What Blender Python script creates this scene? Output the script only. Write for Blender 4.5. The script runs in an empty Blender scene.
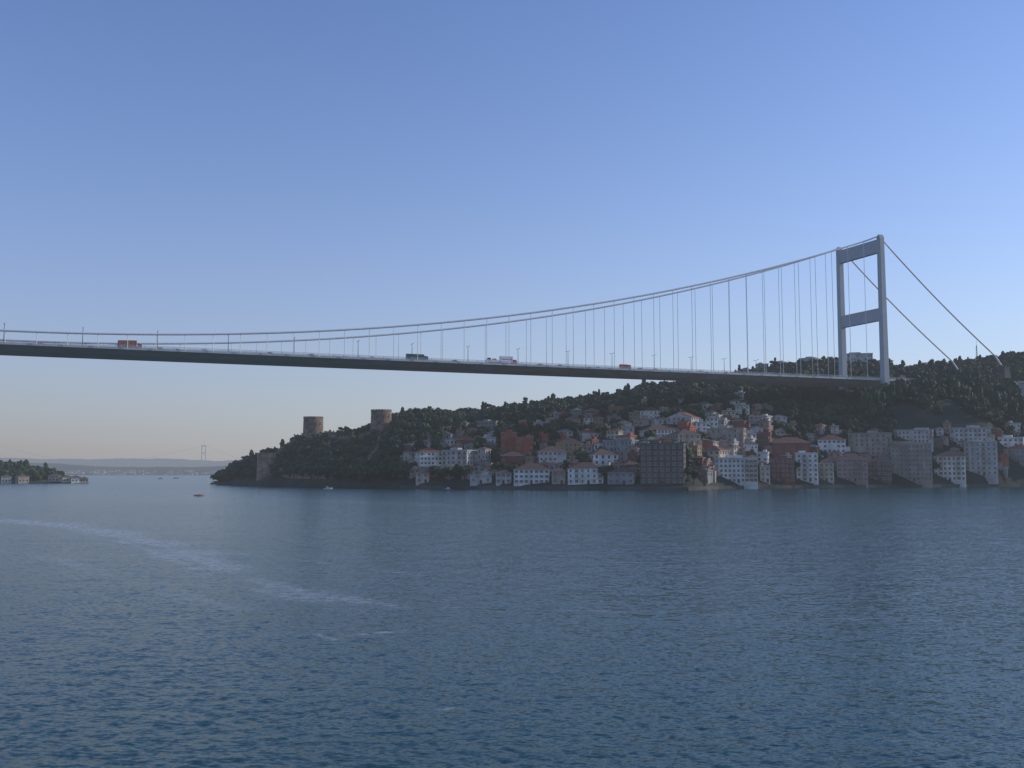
import bpy, math, random
import numpy as np
from mathutils import Vector, Matrix
random.seed(7); rng=np.random.default_rng(7)
scene=bpy.context.scene
COL=scene.collection
scene.view_settings.view_transform='Standard'
scene.view_settings.look='None'
scene.view_settings.exposure=0
CAMH=10.0; F=1000.0; PITCH=math.atan(88/1000)
# ------------------------------------------------------------ camera
cd=bpy.data.cameras.new("camera"); cam=bpy.data.objects.new("camera",cd); COL.objects.link(cam)
cd.lens=36*F/1024; cd.sensor_width=36; cd.clip_end=80000; cd.clip_start=0.5
cam.location=(0,0,CAMH); cam.rotation_euler=(math.pi/2+PITCH,0,0); scene.camera=cam
cp,sp=math.cos(PITCH),math.sin(PITCH)
def sight(px,py):
    U=384-py
    return ((px-512)/(F*cp-U*sp),(F*sp+U*cp)/(F*cp-U*sp))   # lateral per metre, rise per metre
# ------------------------------------------------------------ light
SUN_EL=math.radians(20); SUN_AZ=math.radians(76)
w=bpy.data.worlds.new("World"); scene.world=w; w.use_nodes=True
nt=w.node_tree; bg=nt.nodes["Background"]; SKY=0.13
sky=nt.nodes.new("ShaderNodeTexSky"); sky.sky_type='NISHITA'; sky.sun_disc=False
sky.sun_elevation=SUN_EL; sky.sun_rotation=SUN_AZ; sky.air_density=1.0; sky.dust_density=0.3; sky.ozone_density=2.0
tn=nt.nodes.new("ShaderNodeVectorMath"); tn.operation='MULTIPLY'; tn.inputs[1].default_value=(0.93,1.01,1.36)
nt.links.new(sky.outputs[0],tn.inputs[0])
tc=nt.nodes.new("ShaderNodeTexCoord"); sx_=nt.nodes.new("ShaderNodeSeparateXYZ"); nt.links.new(tc.outputs['Generated'],sx_.inputs[0])
def mnode(op,a,b=None):
    m=nt.nodes.new("ShaderNodeMath"); m.operation=op
    for i,v in enumerate((a,b)):
        if v is None: continue
        if isinstance(v,(int,float)): m.inputs[i].default_value=v
        else: nt.links.new(v,m.inputs[i])
    return m.outputs[0]
zf=mnode('MAXIMUM',sx_.outputs[2],0.0)
fac=mnode('MULTIPLY',mnode('EXPONENT',mnode('MULTIPLY',zf,-1/0.155)),0.98)
hr=nt.nodes.new("ShaderNodeMapRange"); hr.inputs[1].default_value=-0.45; hr.inputs[2].default_value=0.55; nt.links.new(sx_.outputs[0],hr.inputs[0])
hm=nt.nodes.new("ShaderNodeMix"); hm.data_type='RGBA'; hm.inputs[6].default_value=(0.330/SKY,0.318/SKY,0.345/SKY,1); hm.inputs[7].default_value=(0.58/SKY,0.62/SKY,0.63/SKY,1)
nt.links.new(hr.outputs[0],hm.inputs[0])
fm_=nt.nodes.new("ShaderNodeMix"); fm_.data_type='RGBA'; nt.links.new(fac,fm_.inputs[0]); nt.links.new(tn.outputs[0],fm_.inputs[6]); nt.links.new(hm.outputs[2],fm_.inputs[7])
nt.links.new(fm_.outputs[2],bg.inputs[0]); bg.inputs[1].default_value=SKY
sd=bpy.data.lights.new("sun","SUN"); sd.energy=2.2; sd.angle=math.radians(0.5); sd.color=(1,0.92,0.80)
so=bpy.data.objects.new("sun",sd); COL.objects.link(so)
dv=Vector((math.sin(SUN_AZ)*math.cos(SUN_EL),math.cos(SUN_AZ)*math.cos(SUN_EL),math.sin(SUN_EL)))
so.rotation_euler=dv.to_track_quat('Z','Y').to_euler(); so.location=(900,100,400)
# ------------------------------------------------------------ materials
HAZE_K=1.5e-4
def haze(nt,shader,k=HAZE_K,col=(0.26,0.295,0.355,1)):  # distance haze painted in: emission mixed into each surface by distance from origin
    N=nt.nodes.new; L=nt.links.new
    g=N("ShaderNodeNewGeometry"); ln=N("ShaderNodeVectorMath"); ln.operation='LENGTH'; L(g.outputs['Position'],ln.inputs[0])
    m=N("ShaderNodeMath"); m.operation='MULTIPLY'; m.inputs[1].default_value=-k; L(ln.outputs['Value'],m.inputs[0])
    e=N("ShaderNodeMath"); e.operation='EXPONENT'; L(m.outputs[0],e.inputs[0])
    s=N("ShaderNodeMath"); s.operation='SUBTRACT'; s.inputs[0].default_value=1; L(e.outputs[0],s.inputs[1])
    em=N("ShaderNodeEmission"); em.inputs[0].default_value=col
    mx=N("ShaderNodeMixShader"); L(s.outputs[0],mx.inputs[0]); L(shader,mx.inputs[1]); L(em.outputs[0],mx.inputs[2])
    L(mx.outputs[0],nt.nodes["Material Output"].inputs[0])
def mat(name,col,rough=0.8,var=0.25,scale=0.3,attr=None,metal=0,k=HAZE_K,detail=5):
    m=bpy.data.materials.new(name); m.use_nodes=True; nt=m.node_tree
    N=nt.nodes.new; L=nt.links.new
    b=nt.nodes["Principled BSDF"]; b.inputs['Roughness'].default_value=rough; b.inputs['Metallic'].default_value=metal
    tc=N("ShaderNodeTexCoord"); no=N("ShaderNodeTexNoise"); no.inputs['Scale'].default_value=scale; no.inputs['Detail'].default_value=detail
    L(tc.outputs['Object'],no.inputs['Vector'])
    mr=N("ShaderNodeMapRange"); mr.inputs['From Min'].default_value=0.3; mr.inputs['From Max'].default_value=0.7
    mr.inputs['To Min'].default_value=1-var; mr.inputs['To Max'].default_value=1+var; L(no.outputs[0],mr.inputs[0])
    vm=N("ShaderNodeVectorMath"); vm.operation='SCALE'; L(mr.outputs[0],vm.inputs['Scale'])
    if attr:
        a=N("ShaderNodeAttribute"); a.attribute_name=attr; L(a.outputs['Color'],vm.inputs[0])
    else: vm.inputs[0].default_value=col[:3]
    L(vm.outputs[0],b.inputs['Base Color'])
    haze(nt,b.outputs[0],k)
    m.cycles.emission_sampling='NONE'
    return m
M={}
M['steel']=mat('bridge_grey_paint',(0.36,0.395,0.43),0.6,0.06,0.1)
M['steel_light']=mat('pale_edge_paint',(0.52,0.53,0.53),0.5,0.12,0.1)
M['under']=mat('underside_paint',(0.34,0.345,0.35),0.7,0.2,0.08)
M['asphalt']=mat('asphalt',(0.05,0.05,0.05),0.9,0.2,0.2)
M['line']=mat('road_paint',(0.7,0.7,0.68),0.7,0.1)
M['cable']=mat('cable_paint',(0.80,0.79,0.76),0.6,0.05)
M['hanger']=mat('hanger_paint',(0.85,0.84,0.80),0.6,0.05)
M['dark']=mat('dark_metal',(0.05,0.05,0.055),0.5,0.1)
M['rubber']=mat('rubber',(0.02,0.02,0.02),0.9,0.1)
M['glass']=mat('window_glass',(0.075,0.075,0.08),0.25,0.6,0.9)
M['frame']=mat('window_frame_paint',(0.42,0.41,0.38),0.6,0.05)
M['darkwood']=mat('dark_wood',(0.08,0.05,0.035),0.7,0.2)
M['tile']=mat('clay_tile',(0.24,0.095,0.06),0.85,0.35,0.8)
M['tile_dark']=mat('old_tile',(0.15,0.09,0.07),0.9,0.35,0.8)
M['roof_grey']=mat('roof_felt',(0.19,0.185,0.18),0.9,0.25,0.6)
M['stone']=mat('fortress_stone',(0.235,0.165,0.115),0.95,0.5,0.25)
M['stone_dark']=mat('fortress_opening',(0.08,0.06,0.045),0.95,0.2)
M['stone_pale']=mat('sunlit_tan_stone',(0.34,0.24,0.155),0.95,0.5,0.25)  # lightened copy of the fortress stone, sunlit tone put into its colour
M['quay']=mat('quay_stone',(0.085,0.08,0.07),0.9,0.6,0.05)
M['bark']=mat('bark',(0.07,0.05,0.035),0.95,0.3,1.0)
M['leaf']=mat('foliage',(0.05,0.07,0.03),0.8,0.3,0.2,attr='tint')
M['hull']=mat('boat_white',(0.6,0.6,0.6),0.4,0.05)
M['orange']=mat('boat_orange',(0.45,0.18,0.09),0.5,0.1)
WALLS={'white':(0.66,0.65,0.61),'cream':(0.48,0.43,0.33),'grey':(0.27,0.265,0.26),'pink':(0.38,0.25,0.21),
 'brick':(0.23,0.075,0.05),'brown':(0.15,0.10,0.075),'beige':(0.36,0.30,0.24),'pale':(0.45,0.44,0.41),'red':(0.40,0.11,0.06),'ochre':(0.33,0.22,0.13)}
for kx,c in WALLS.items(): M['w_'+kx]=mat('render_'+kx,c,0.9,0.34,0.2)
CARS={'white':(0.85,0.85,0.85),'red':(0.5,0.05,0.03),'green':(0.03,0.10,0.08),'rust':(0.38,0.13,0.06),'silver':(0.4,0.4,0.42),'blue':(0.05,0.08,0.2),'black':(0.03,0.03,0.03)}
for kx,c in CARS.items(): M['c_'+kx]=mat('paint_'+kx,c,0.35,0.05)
# ------------------------------------------------------------ mesh helpers
class MB:
    def __init__(s): s.v=[];s.f=[];s.m=[];s.slots=[]
    def slot(s,k):
        if k not in s.slots: s.slots.append(k)
        return s.slots.index(k)
    def face(s,pts,k):
        n=len(s.v); s.v+= [tuple(p) for p in pts]; s.f.append(tuple(range(n,n+len(pts)))); s.m.append(s.slot(k))
    def box(s,c,d,k,taper=1.0,tx=None):
        x,y,z=c; a,b,h=d[0]/2,d[1]/2,d[2]/2; n=len(s.v)
        t=taper; t2=tx if tx is not None else taper
        s.v+=[(x-a,y-b,z-h),(x+a,y-b,z-h),(x+a,y+b,z-h),(x-a,y+b,z-h),
              (x-a*t2,y-b*t,z+h),(x+a*t2,y-b*t,z+h),(x+a*t2,y+b*t,z+h),(x-a*t2,y+b*t,z+h)]
        i=s.slot(k)
        for f in ((3,2,1,0),(4,5,6,7),(0,1,5,4),(1,2,6,5),(2,3,7,6),(3,0,4,7)):
            s.f.append(tuple(n+q for q in f)); s.m.append(i)
    def tube(s,pts,r,k,seg=8,cap=True):
        pts=[Vector(p) for p in pts]; n0=len(s.v); i=s.slot(k); L=len(pts)
        rs=r if isinstance(r,(list,tuple)) else [r]*L
        for j,p in enumerate(pts):
            t=(pts[min(j+1,L-1)]-pts[max(j-1,0)]).normalized()
            up=Vector((0,0,1)) if abs(t.z)<0.9 else Vector((1,0,0))
            a=t.cross(up).normalized(); b=t.cross(a).normalized()
            for q in range(seg):
                an=2*math.pi*q/seg; s.v.append(tuple(p+a*math.cos(an)*rs[j]+b*math.sin(an)*rs[j]))
        for j in range(L-1):
            for q in range(seg):
                q2=(q+1)%seg; s.f.append((n0+j*seg+q,n0+j*seg+q2,n0+(j+1)*seg+q2,n0+(j+1)*seg+q)); s.m.append(i)
        if cap:
            s.f.append(tuple(n0+q for q in range(seg))); s.m.append(i)
            s.f.append(tuple(n0+(L-1)*seg+q for q in range(seg))); s.m.append(i)
    def mesh(s,name):
        me=bpy.data.meshes.new(name); me.from_pydata(s.v,[],s.f)
        for k in s.slots: me.materials.append(M[k])
        me.polygons.foreach_set('material_index',s.m); me.update(); return me
def thing(name,label,cat,loc=(0,0,0),rz=0,group=None,mesh=None,kind=None,rot=None):
    o=bpy.data.objects.new(name,mesh); COL.objects.link(o); o.location=loc
    o.rotation_euler=rot if rot else (0,0,rz)
    o["label"]=label; o["category"]=cat
    if group:o["group"]=group
    if kind:o["kind"]=kind
    return o
def part(name,mesh,parent,loc=(0,0,0),rz=0,scale=None,label=None):
    o=bpy.data.objects.new(name,mesh); COL.objects.link(o); o.parent=parent; o.location=loc; o.rotation_euler=(0,0,rz)
    if scale:o.scale=scale
    if label:o["label"]=label
    return o
def structure(name,mesh,label,cat):
    return thing(name,label,cat,mesh=mesh,kind="structure")
_H=rng.random((256,256))
def vnoise(x,y):
    x=np.asarray(x,float);y=np.asarray(y,float)
    xi=np.floor(x).astype(int);yi=np.floor(y).astype(int);fx=x-xi;fy=y-yi
    fx=fx*fx*(3-2*fx);fy=fy*fy*(3-2*fy)
    a=_H[xi%256,yi%256];b=_H[(xi+1)%256,yi%256];c=_H[xi%256,(yi+1)%256];d=_H[(xi+1)%256,(yi+1)%256]
    return (a*(1-fx)+b*fx)*(1-fy)+(c*(1-fx)+d*fx)*fy
# ------------------------------------------------------------ terrain of the hillside
sx=[200,212,250,300,350,400,470,550,690,715,760,800,900,1024,1200]
sD=[835,815,745,690,645,612,585,567,547,585,610,625,648,690,730]
rx=[200,250,300,400,550,700,900,1200]; rD=[10,70,110,210,290,320,270,260]
kx=[190,205,212,225,245,270,300,330,365,400,430,470,500,540,600,650,700,740,800,850,900,940,980,1024,1200]
ky=[520,492,482,468,458,449,438,433,430,415,411,413,409,405,397,389,382,374,365,362,368,365,362,356,340]
def shoreD(b): return np.interp(b,sx,sD)
A0=math.radians(22); ax,ay=-math.cos(A0),-math.sin(A0); nx,ny=math.sin(A0),-math.cos(A0)
N0=(276.3,740.0); W=43.0
def BP(t,off,z): return (N0[0]+ax*t-nx*off, N0[1]+ay*t-ny*off, z)
def terrain(X,Y):
    X=np.asarray(X,float);Y=np.asarray(Y,float)
    b=512+1004*X/np.maximum(Y,1)
    D0=shoreD(b); D1=D0+np.interp(b,rx,rD)
    zr=10+(472-np.interp(b,kx,ky))*D1/1000-7
    u=(Y-D0)/(D1-D0)
    uc=np.clip(u,0,1)
    z=2.0+(zr-2.0)*(1-(1-uc)**1.55)
    fall=np.interp(b,[200,400,700],[60,250,700])
    back=np.clip((Y-D1)/fall,0,1); z=z-(zr+4)*back*back*(3-2*back)*0.8
    z=z+ (vnoise(X/28+5,Y/28)-0.5)*7*np.clip(u*3,0,1)*np.clip(zr/30,0,1)
    dx=(X-300)/75; dy=(Y-750)/55   # bluff that carries the bridge tower
    z=np.maximum(z, np.where(u>0,66*np.exp(-(np.abs(dx)**3+np.abs(dy)**3)),-5))
    z=np.where(u<0,np.maximum(-4,2.0-(D0-Y)*2.0),z)
    z=np.where(b<212,np.minimum(z,-4+(b-205)*0.8),z)
    return np.maximum(z,-4)
xs=np.arange(-330,1000,4.5); ys=np.arange(520,1500,4.5)
GX,GY=np.meshgrid(xs,ys,indexing='ij'); GZ=terrain(GX,GY)
def grid_mesh(name,GX,GY,GZ,material):
    n,m=GX.shape; v=np.stack([GX,GY,GZ],-1).reshape(-1,3).astype(np.float32)
    idx=np.arange(n*m).reshape(n,m)
    q=np.stack([idx[:-1,:-1],idx[1:,:-1],idx[1:,1:],idx[:-1,1:]],-1).reshape(-1,4)
    return fast_mesh(name,v,q,material)
def fast_mesh(name,v,q,material,smooth=True):
    me=bpy.data.meshes.new(name); me.vertices.add(len(v)); me.vertices.foreach_set('co',np.ascontiguousarray(v,dtype=np.float32).ravel())
    me.loops.add(q.size); me.loops.foreach_set('vertex_index',q.astype(np.int32).ravel())
    me.polygons.add(len(q)); me.polygons.foreach_set('loop_start',np.arange(0,q.size,q.shape[1],dtype=np.int32))
    me.polygons.foreach_set('loop_total',np.full(len(q),q.shape[1],dtype=np.int32))
    me.polygons.foreach_set('use_smooth',np.full(len(q),smooth,dtype=bool))
    me.materials.append(material); me.update(calc_edges=True)
    return me
M['ground']=mat('hillside_ground',(0.034,0.040,0.024),0.95,0.5,0.05)
structure("hillside_terrain",grid_mesh("hillside_terrain",GX,GY,GZ,M['ground']),"steep wooded green hillside rising from the strait","hill")
# ------------------------------------------------------------ water
offs=np.concatenate([np.arange(520,12,-1.0),np.arange(12,3,-0.5),np.array([2.5,2,1.5,1,0.7,0.45,0.3])])
R=10000/offs
th=np.concatenate([np.linspace(-180,-46,24)[:-1],np.linspace(-46,46,1100),np.linspace(46,180,24)[1:]])
TH=np.radians(th)
RR,TT=np.meshgrid(R,TH,indexing='ij'); WX=RR*np.sin(TT); WY=RR*np.cos(TT)
DR=np.gradient(R)[:,None]
Z=np.zeros_like(WX)
patch=0.8+0.4*vnoise(WX/45+9,WY/70+3)
for i in range(60):
    lam=math.exp(random.uniform(math.log(0.5),math.log(3.0))); d=math.radians(215+random.gauss(0,45)); ph=random.uniform(0,6.28)
    A=0.0115*lam/(2*math.pi)*(1.0 if lam<1.8 else 0.8)
    kk=2*math.pi/lam
    wt=np.clip((lam/np.abs(DR)-2.2)/3,0,1)
    a_=kk*(WX*math.cos(d)+WY*math.sin(d))+ph+2*vnoise(WX/17+i,WY/17)
    Z+=A*wt*(np.sin(a_)+0.25*np.cos(2*a_))
inner=(np.abs(TT)<math.radians(46))
Z*=patch*inner
def onwater(px,py):
    a,b=sight(px,py); D=-CAMH/b; return (a*D,D)
wakes=[([(-60,516),(0,520),(60,525),(110,533),(160,544),(200,558),(240,577),(320,597),(400,606)],2.6,1.0),
       ([(120,540),(180,562),(240,586),(320,602)],1.1,0.9),
       ([(160,545),(220,552),(300,560),(420,575)],1.3,0.35),
       ([(-20,548),(60,560),(160,590),(240,610)],1.1,0.45),
       ([(400,606),(520,610),(660,612),(820,618),(1024,622)],0.7,0.4),
       ([(180,497),(300,500),(430,505)],5,0.2),
       ([(318,634),(336,640)],0.5,1.8),([(345,636),(375,633),(412,632)],0.3,1.7),([(425,712),(452,708)],0.35,1.5),([(380,632),(420,629)],0.25,1.3),([(330,690),(350,684)],0.25,0.8),([(440,655),(470,652)],0.2,0.8)]
foam=np.zeros_like(WX)
wob=(vnoise(WX/9,WY/9)-.5)*5+(vnoise(WX/3,WY/3)-.5)*2.5
for wi,(pl,wd,st) in enumerate(wakes):
    P=[onwater(*p) for p in pl]; dm=np.full(WX.shape,1e9)
    for a,b in zip(P[:-1],P[1:]):
        ux,uy=b[0]-a[0],b[1]-a[1]; L2=ux*ux+uy*uy
        t=np.clip(((WX-a[0])*ux+(WY-a[1])*uy)/L2,0,1)
        dm=np.minimum(dm,np.hypot(WX-a[0]-t*ux,WY-a[1]-t*uy))
    if wd>0.6: dm=np.maximum(0,dm+wob*min(1,wd/3))
    foam=np.maximum(foam,st*np.clip(RR/110,0.6,1.5)*np.exp(-(dm/(wd*np.clip(RR/150,0.45,2)))**2))
n,m=WX.shape; idx=np.arange(n*m).reshape(n,m)
q=np.stack([idx[:-1,:-1],idx[:-1,1:],idx[1:,1:],idx[1:,:-1]],-1).reshape(-1,4)
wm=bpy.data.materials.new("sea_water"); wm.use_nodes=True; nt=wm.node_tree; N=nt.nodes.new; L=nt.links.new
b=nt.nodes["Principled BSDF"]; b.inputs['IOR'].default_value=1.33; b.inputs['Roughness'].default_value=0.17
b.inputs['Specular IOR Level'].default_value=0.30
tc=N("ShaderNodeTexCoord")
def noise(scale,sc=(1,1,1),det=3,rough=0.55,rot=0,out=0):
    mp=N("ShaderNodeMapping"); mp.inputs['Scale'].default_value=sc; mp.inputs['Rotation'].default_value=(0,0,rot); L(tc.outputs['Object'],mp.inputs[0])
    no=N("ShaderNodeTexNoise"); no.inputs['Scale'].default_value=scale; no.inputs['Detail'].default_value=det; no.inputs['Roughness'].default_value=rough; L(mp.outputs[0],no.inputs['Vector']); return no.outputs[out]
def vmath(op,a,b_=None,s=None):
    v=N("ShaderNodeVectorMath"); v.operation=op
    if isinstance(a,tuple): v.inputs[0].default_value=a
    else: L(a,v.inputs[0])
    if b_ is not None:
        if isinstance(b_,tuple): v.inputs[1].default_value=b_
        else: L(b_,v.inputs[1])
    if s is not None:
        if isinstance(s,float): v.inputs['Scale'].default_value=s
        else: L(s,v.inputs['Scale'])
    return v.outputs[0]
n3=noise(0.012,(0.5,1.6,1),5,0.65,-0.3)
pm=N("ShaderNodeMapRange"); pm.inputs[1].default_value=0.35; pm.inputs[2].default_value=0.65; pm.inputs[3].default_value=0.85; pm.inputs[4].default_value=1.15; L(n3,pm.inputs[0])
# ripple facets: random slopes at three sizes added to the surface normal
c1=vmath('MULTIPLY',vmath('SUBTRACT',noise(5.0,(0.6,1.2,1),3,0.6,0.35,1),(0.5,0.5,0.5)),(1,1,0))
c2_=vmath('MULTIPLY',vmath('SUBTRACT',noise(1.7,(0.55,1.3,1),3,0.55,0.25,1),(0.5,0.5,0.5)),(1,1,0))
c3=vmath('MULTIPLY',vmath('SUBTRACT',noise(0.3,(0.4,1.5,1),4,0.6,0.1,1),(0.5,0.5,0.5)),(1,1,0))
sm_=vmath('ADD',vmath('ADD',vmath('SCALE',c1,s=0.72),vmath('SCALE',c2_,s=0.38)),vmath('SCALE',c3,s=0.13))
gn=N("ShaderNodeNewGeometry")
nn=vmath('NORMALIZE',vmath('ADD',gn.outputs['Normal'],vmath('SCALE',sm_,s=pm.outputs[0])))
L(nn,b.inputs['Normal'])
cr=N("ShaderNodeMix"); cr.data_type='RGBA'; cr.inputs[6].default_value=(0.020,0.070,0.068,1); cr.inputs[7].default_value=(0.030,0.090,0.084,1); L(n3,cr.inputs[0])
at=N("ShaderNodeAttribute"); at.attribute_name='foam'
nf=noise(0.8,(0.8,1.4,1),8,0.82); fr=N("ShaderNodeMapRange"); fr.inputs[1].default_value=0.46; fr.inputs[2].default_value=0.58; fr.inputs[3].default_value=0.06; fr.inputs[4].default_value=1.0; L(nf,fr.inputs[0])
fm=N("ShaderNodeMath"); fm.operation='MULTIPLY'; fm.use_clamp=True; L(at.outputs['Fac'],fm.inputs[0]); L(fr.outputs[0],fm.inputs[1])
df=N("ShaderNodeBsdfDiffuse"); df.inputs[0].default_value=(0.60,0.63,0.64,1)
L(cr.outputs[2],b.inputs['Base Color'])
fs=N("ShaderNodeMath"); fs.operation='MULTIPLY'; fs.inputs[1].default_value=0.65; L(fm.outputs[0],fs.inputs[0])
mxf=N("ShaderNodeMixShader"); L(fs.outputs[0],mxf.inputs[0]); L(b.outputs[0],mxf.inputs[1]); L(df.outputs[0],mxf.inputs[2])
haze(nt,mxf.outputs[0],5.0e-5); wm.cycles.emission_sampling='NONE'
me=fast_mesh("sea",np.stack([WX,WY,Z],-1).reshape(-1,3),q[:, ::-1],wm)
fa=me.attributes.new('foam','FLOAT','POINT'); fa.data.foreach_set('value',foam.astype(np.float32).ravel())
structure("water",me,"dark teal rippled strait water with pale wake streaks","water")
# ------------------------------------------------------------ bridge
bridge=thing("suspension_bridge","long grey steel suspension bridge crossing the strait","bridge",loc=BP(0,W/2,70))
bl=Vector(bridge.location)
def bpart(name,mb,label=None,parent=None):
    mesh=mb.mesh(name); mesh.transform(Matrix.Translation(-bl)); return part(name,mesh,parent or bridge,label=label)
TM=590.0
def deckz(t): return 79.0-1.0*(1-((t-TM)/TM)**2) if t>0 else 79.0
def cabz(t): return 84.0+(186.5-84.0)*((t-TM)/TM)**2
ts=[-45+i*15 for i in range(66)]
mb=MB(); WE=W-0.5
prof=[(0.5,0.0),(0.5,-1.2),(3.6,-1.9),(9.0,-3.6),(W-9,-3.6),(W-3.6,-1.9),(WE,-1.2),(WE,0)]
for a,bb in zip(ts[:-1],ts[1:]):
    for j in range(len(prof)):
        p0=prof[j];p1=prof[(j+1)%len(prof)]
        mb.face([BP(a,p0[0],deckz(a)+p0[1]),BP(bb,p0[0],deckz(bb)+p0[1]),BP(bb,p1[0],deckz(bb)+p1[1]),BP(a,p1[0],deckz(a)+p1[1])],'asphalt' if j==7 else ('steel_light' if j in(0,6) else 'under'))
deck=bpart("deck",mb)
def rail(off,top):
    r=MB()
    for zz,rr in ((top,0.10),(top*0.66,0.06),(top*0.33,0.06)):
        r.tube([BP(t,off,deckz(t)+zz) for t in ts],rr,'steel_light',4)
    t=ts[0]
    while t<ts[-1]:
        p=BP(t,off,deckz(t)); r.tube([p,(p[0],p[1],p[2]+top)],0.08,'steel_light',4); t+=3
    return r
for off,top in ((0.8,1.3),(5.0,1.0),(W-5,1.0),(W-.8,1.3)): bpart("railing",rail(off,top),parent=deck)
for off in (W/2-.7,W/2+.7):
    r=MB()
    for a,bb in zip(ts[:-1],ts[1:]):
        r.face([BP(a,off,deckz(a)+0.05),BP(bb,off,deckz(bb)+0.05),BP(bb,off,deckz(bb)+0.9),BP(a,off,deckz(a)+0.9)],'steel_light')
    bpart("median_barrier",r,parent=deck)
lm=MB()
for off in (9,12.7,16.4,26.6,30.3,34):
    t=-40.0
    while t<920:
        lm.face([BP(t,off-.1,deckz(t)+0.006),BP(t+6,off-.1,deckz(t+6)+0.006),BP(t+6,off+.1,deckz(t+6)+0.006),BP(t,off+.1,deckz(t)+0.006)],'line'); t+=15
bpart("lane_marking",lm,parent=deck)["kind"]="stuff"
for off in (0,W):
    c=MB(); c.tube([BP(-118,off,94)]+[BP(-112+112*i/12,off,101+(186.5-101)*i/12-2.5*math.sin(math.pi*i/12)) for i in range(0,12)]+[BP(0,off,187)]+[BP(t,off,cabz(t)) for t in range(12,940,12)],0.6,'cable',8)
    bpart("main_cable",c)
    for i in range(1,51):
        t=15.0*i
        h=MB(); h.tube([BP(t,off,deckz(t)-0.5),BP(t,off,cabz(t))],0.18,'hanger',5); bpart("hanger_cable",h)
    an=MB(); p=BP(-121,off,88); an.box((0,0,0),(7,7,9),'quay',0.7); ob=part("cable_anchorage",an.mesh("cable_anchorage"),bridge,loc=Vector(p)-bl,rz=A0)
tw=part("tower",None,bridge,loc=(0,0,0))
def legmesh():
    l=MB(); 
    def box2(z0,z1,a0,a1,b0,b1,k):
        n=len(l.v)
        for z,a,b_ in ((z0,a0,b0),(z1,a1,b1)):
            c=0.18*a
            for x,y in ((-a+c,-b_),(a-c,-b_),(a,-b_+c),(a,b_-c),(a-c,b_),(-a+c,b_),(-a,b_-c),(-a,-b_+c)): l.v.append((x,y,z))
        i=l.slot(k)
        for q in range(8):
            l.f.append((n+q,n+(q+1)%8,n+8+(q+1)%8,n+8+q)); l.m.append(i)
        l.f.append(tuple(n+8+q for q in range(8))); l.m.append(i)
    box2(-14,112,2.3,1.85,2.7,2.2,'steel')
    l.box((0,0,-10),(10,11,12),'quay')
    return l.mesh("leg")
lg=legmesh()
for off in (-1.2,W+1.2):
    leg=part("leg",lg,tw,loc=Vector(BP(0,off,73))-bl,rz=A0+math.pi/2)
    s=MB(); s.box((0,0,0.9),(3.4,4.6,1.8),'steel',0.7); s.box((0,0,2.1),(1.8,5.2,1.2),'steel',0.6)
    part("cable_saddle",s.mesh("cable_saddle"),leg,loc=(0,0,112))
def beam(zc,h,dpt,cut):
    b_=MB(); L_=W+2.4-cut
    b_.box((0,0,0),(L_,dpt,h),'steel'); b_.box((0,0,-h/2+0.3),(L_-0.2,dpt+0.12,0.6),'steel'); b_.box((0,0,h/2-0.3),(L_-0.2,dpt+0.12,0.6),'steel')
    part("crossbeam",b_.mesh("crossbeam"),tw,loc=Vector(BP(0,W/2,zc))-bl,rz=A0+math.pi/2)
beam(179.3,10.0,3.5,3.7); beam(127.5,9.2,3.9,4.1)
def lamp_meshes():
    p=MB(); p.tube([(0,0,0),(0,0,6),(0,0,12)],[0.24,0.18,0.13],'dark',6)
    p.tube([(-2.2,0,12.5),(-1.1,0,12.45),(0,0,11.9),(1.1,0,12.45),(2.2,0,12.5)],0.1,'dark',5)
    h=MB(); h.box((0,0,0),(1.1,0.45,0.25),'dark',0.7); return p.mesh("pole"),h.mesh("lamp_head")
lpm,lhm=lamp_meshes()
def t_at(px,off,z=80):
    a,_=sight(px,472-(z-10)/0.6)
    x0=N0[0]-nx*off; y0=N0[1]-ny*off
    return (x0-a*y0)/(a*ay-ax)
for lpx in (3,82,157,228,294,358,412,468,518,568,612,654,691,724,756,786,812):
    t=t_at(lpx,W/2)
    o=thing("street_lamp","tall twin-armed dark street lamp on the bridge deck","street lamp",loc=BP(t,W/2,deckz(t)),rz=A0+math.pi/2,group="street lamps along the bridge deck")
    part("pole",lpm,o); part("lamp_head",lhm,o,(-2.5,0,12.45)); part("lamp_head",lhm,o,(2.5,0,12.45))
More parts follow.
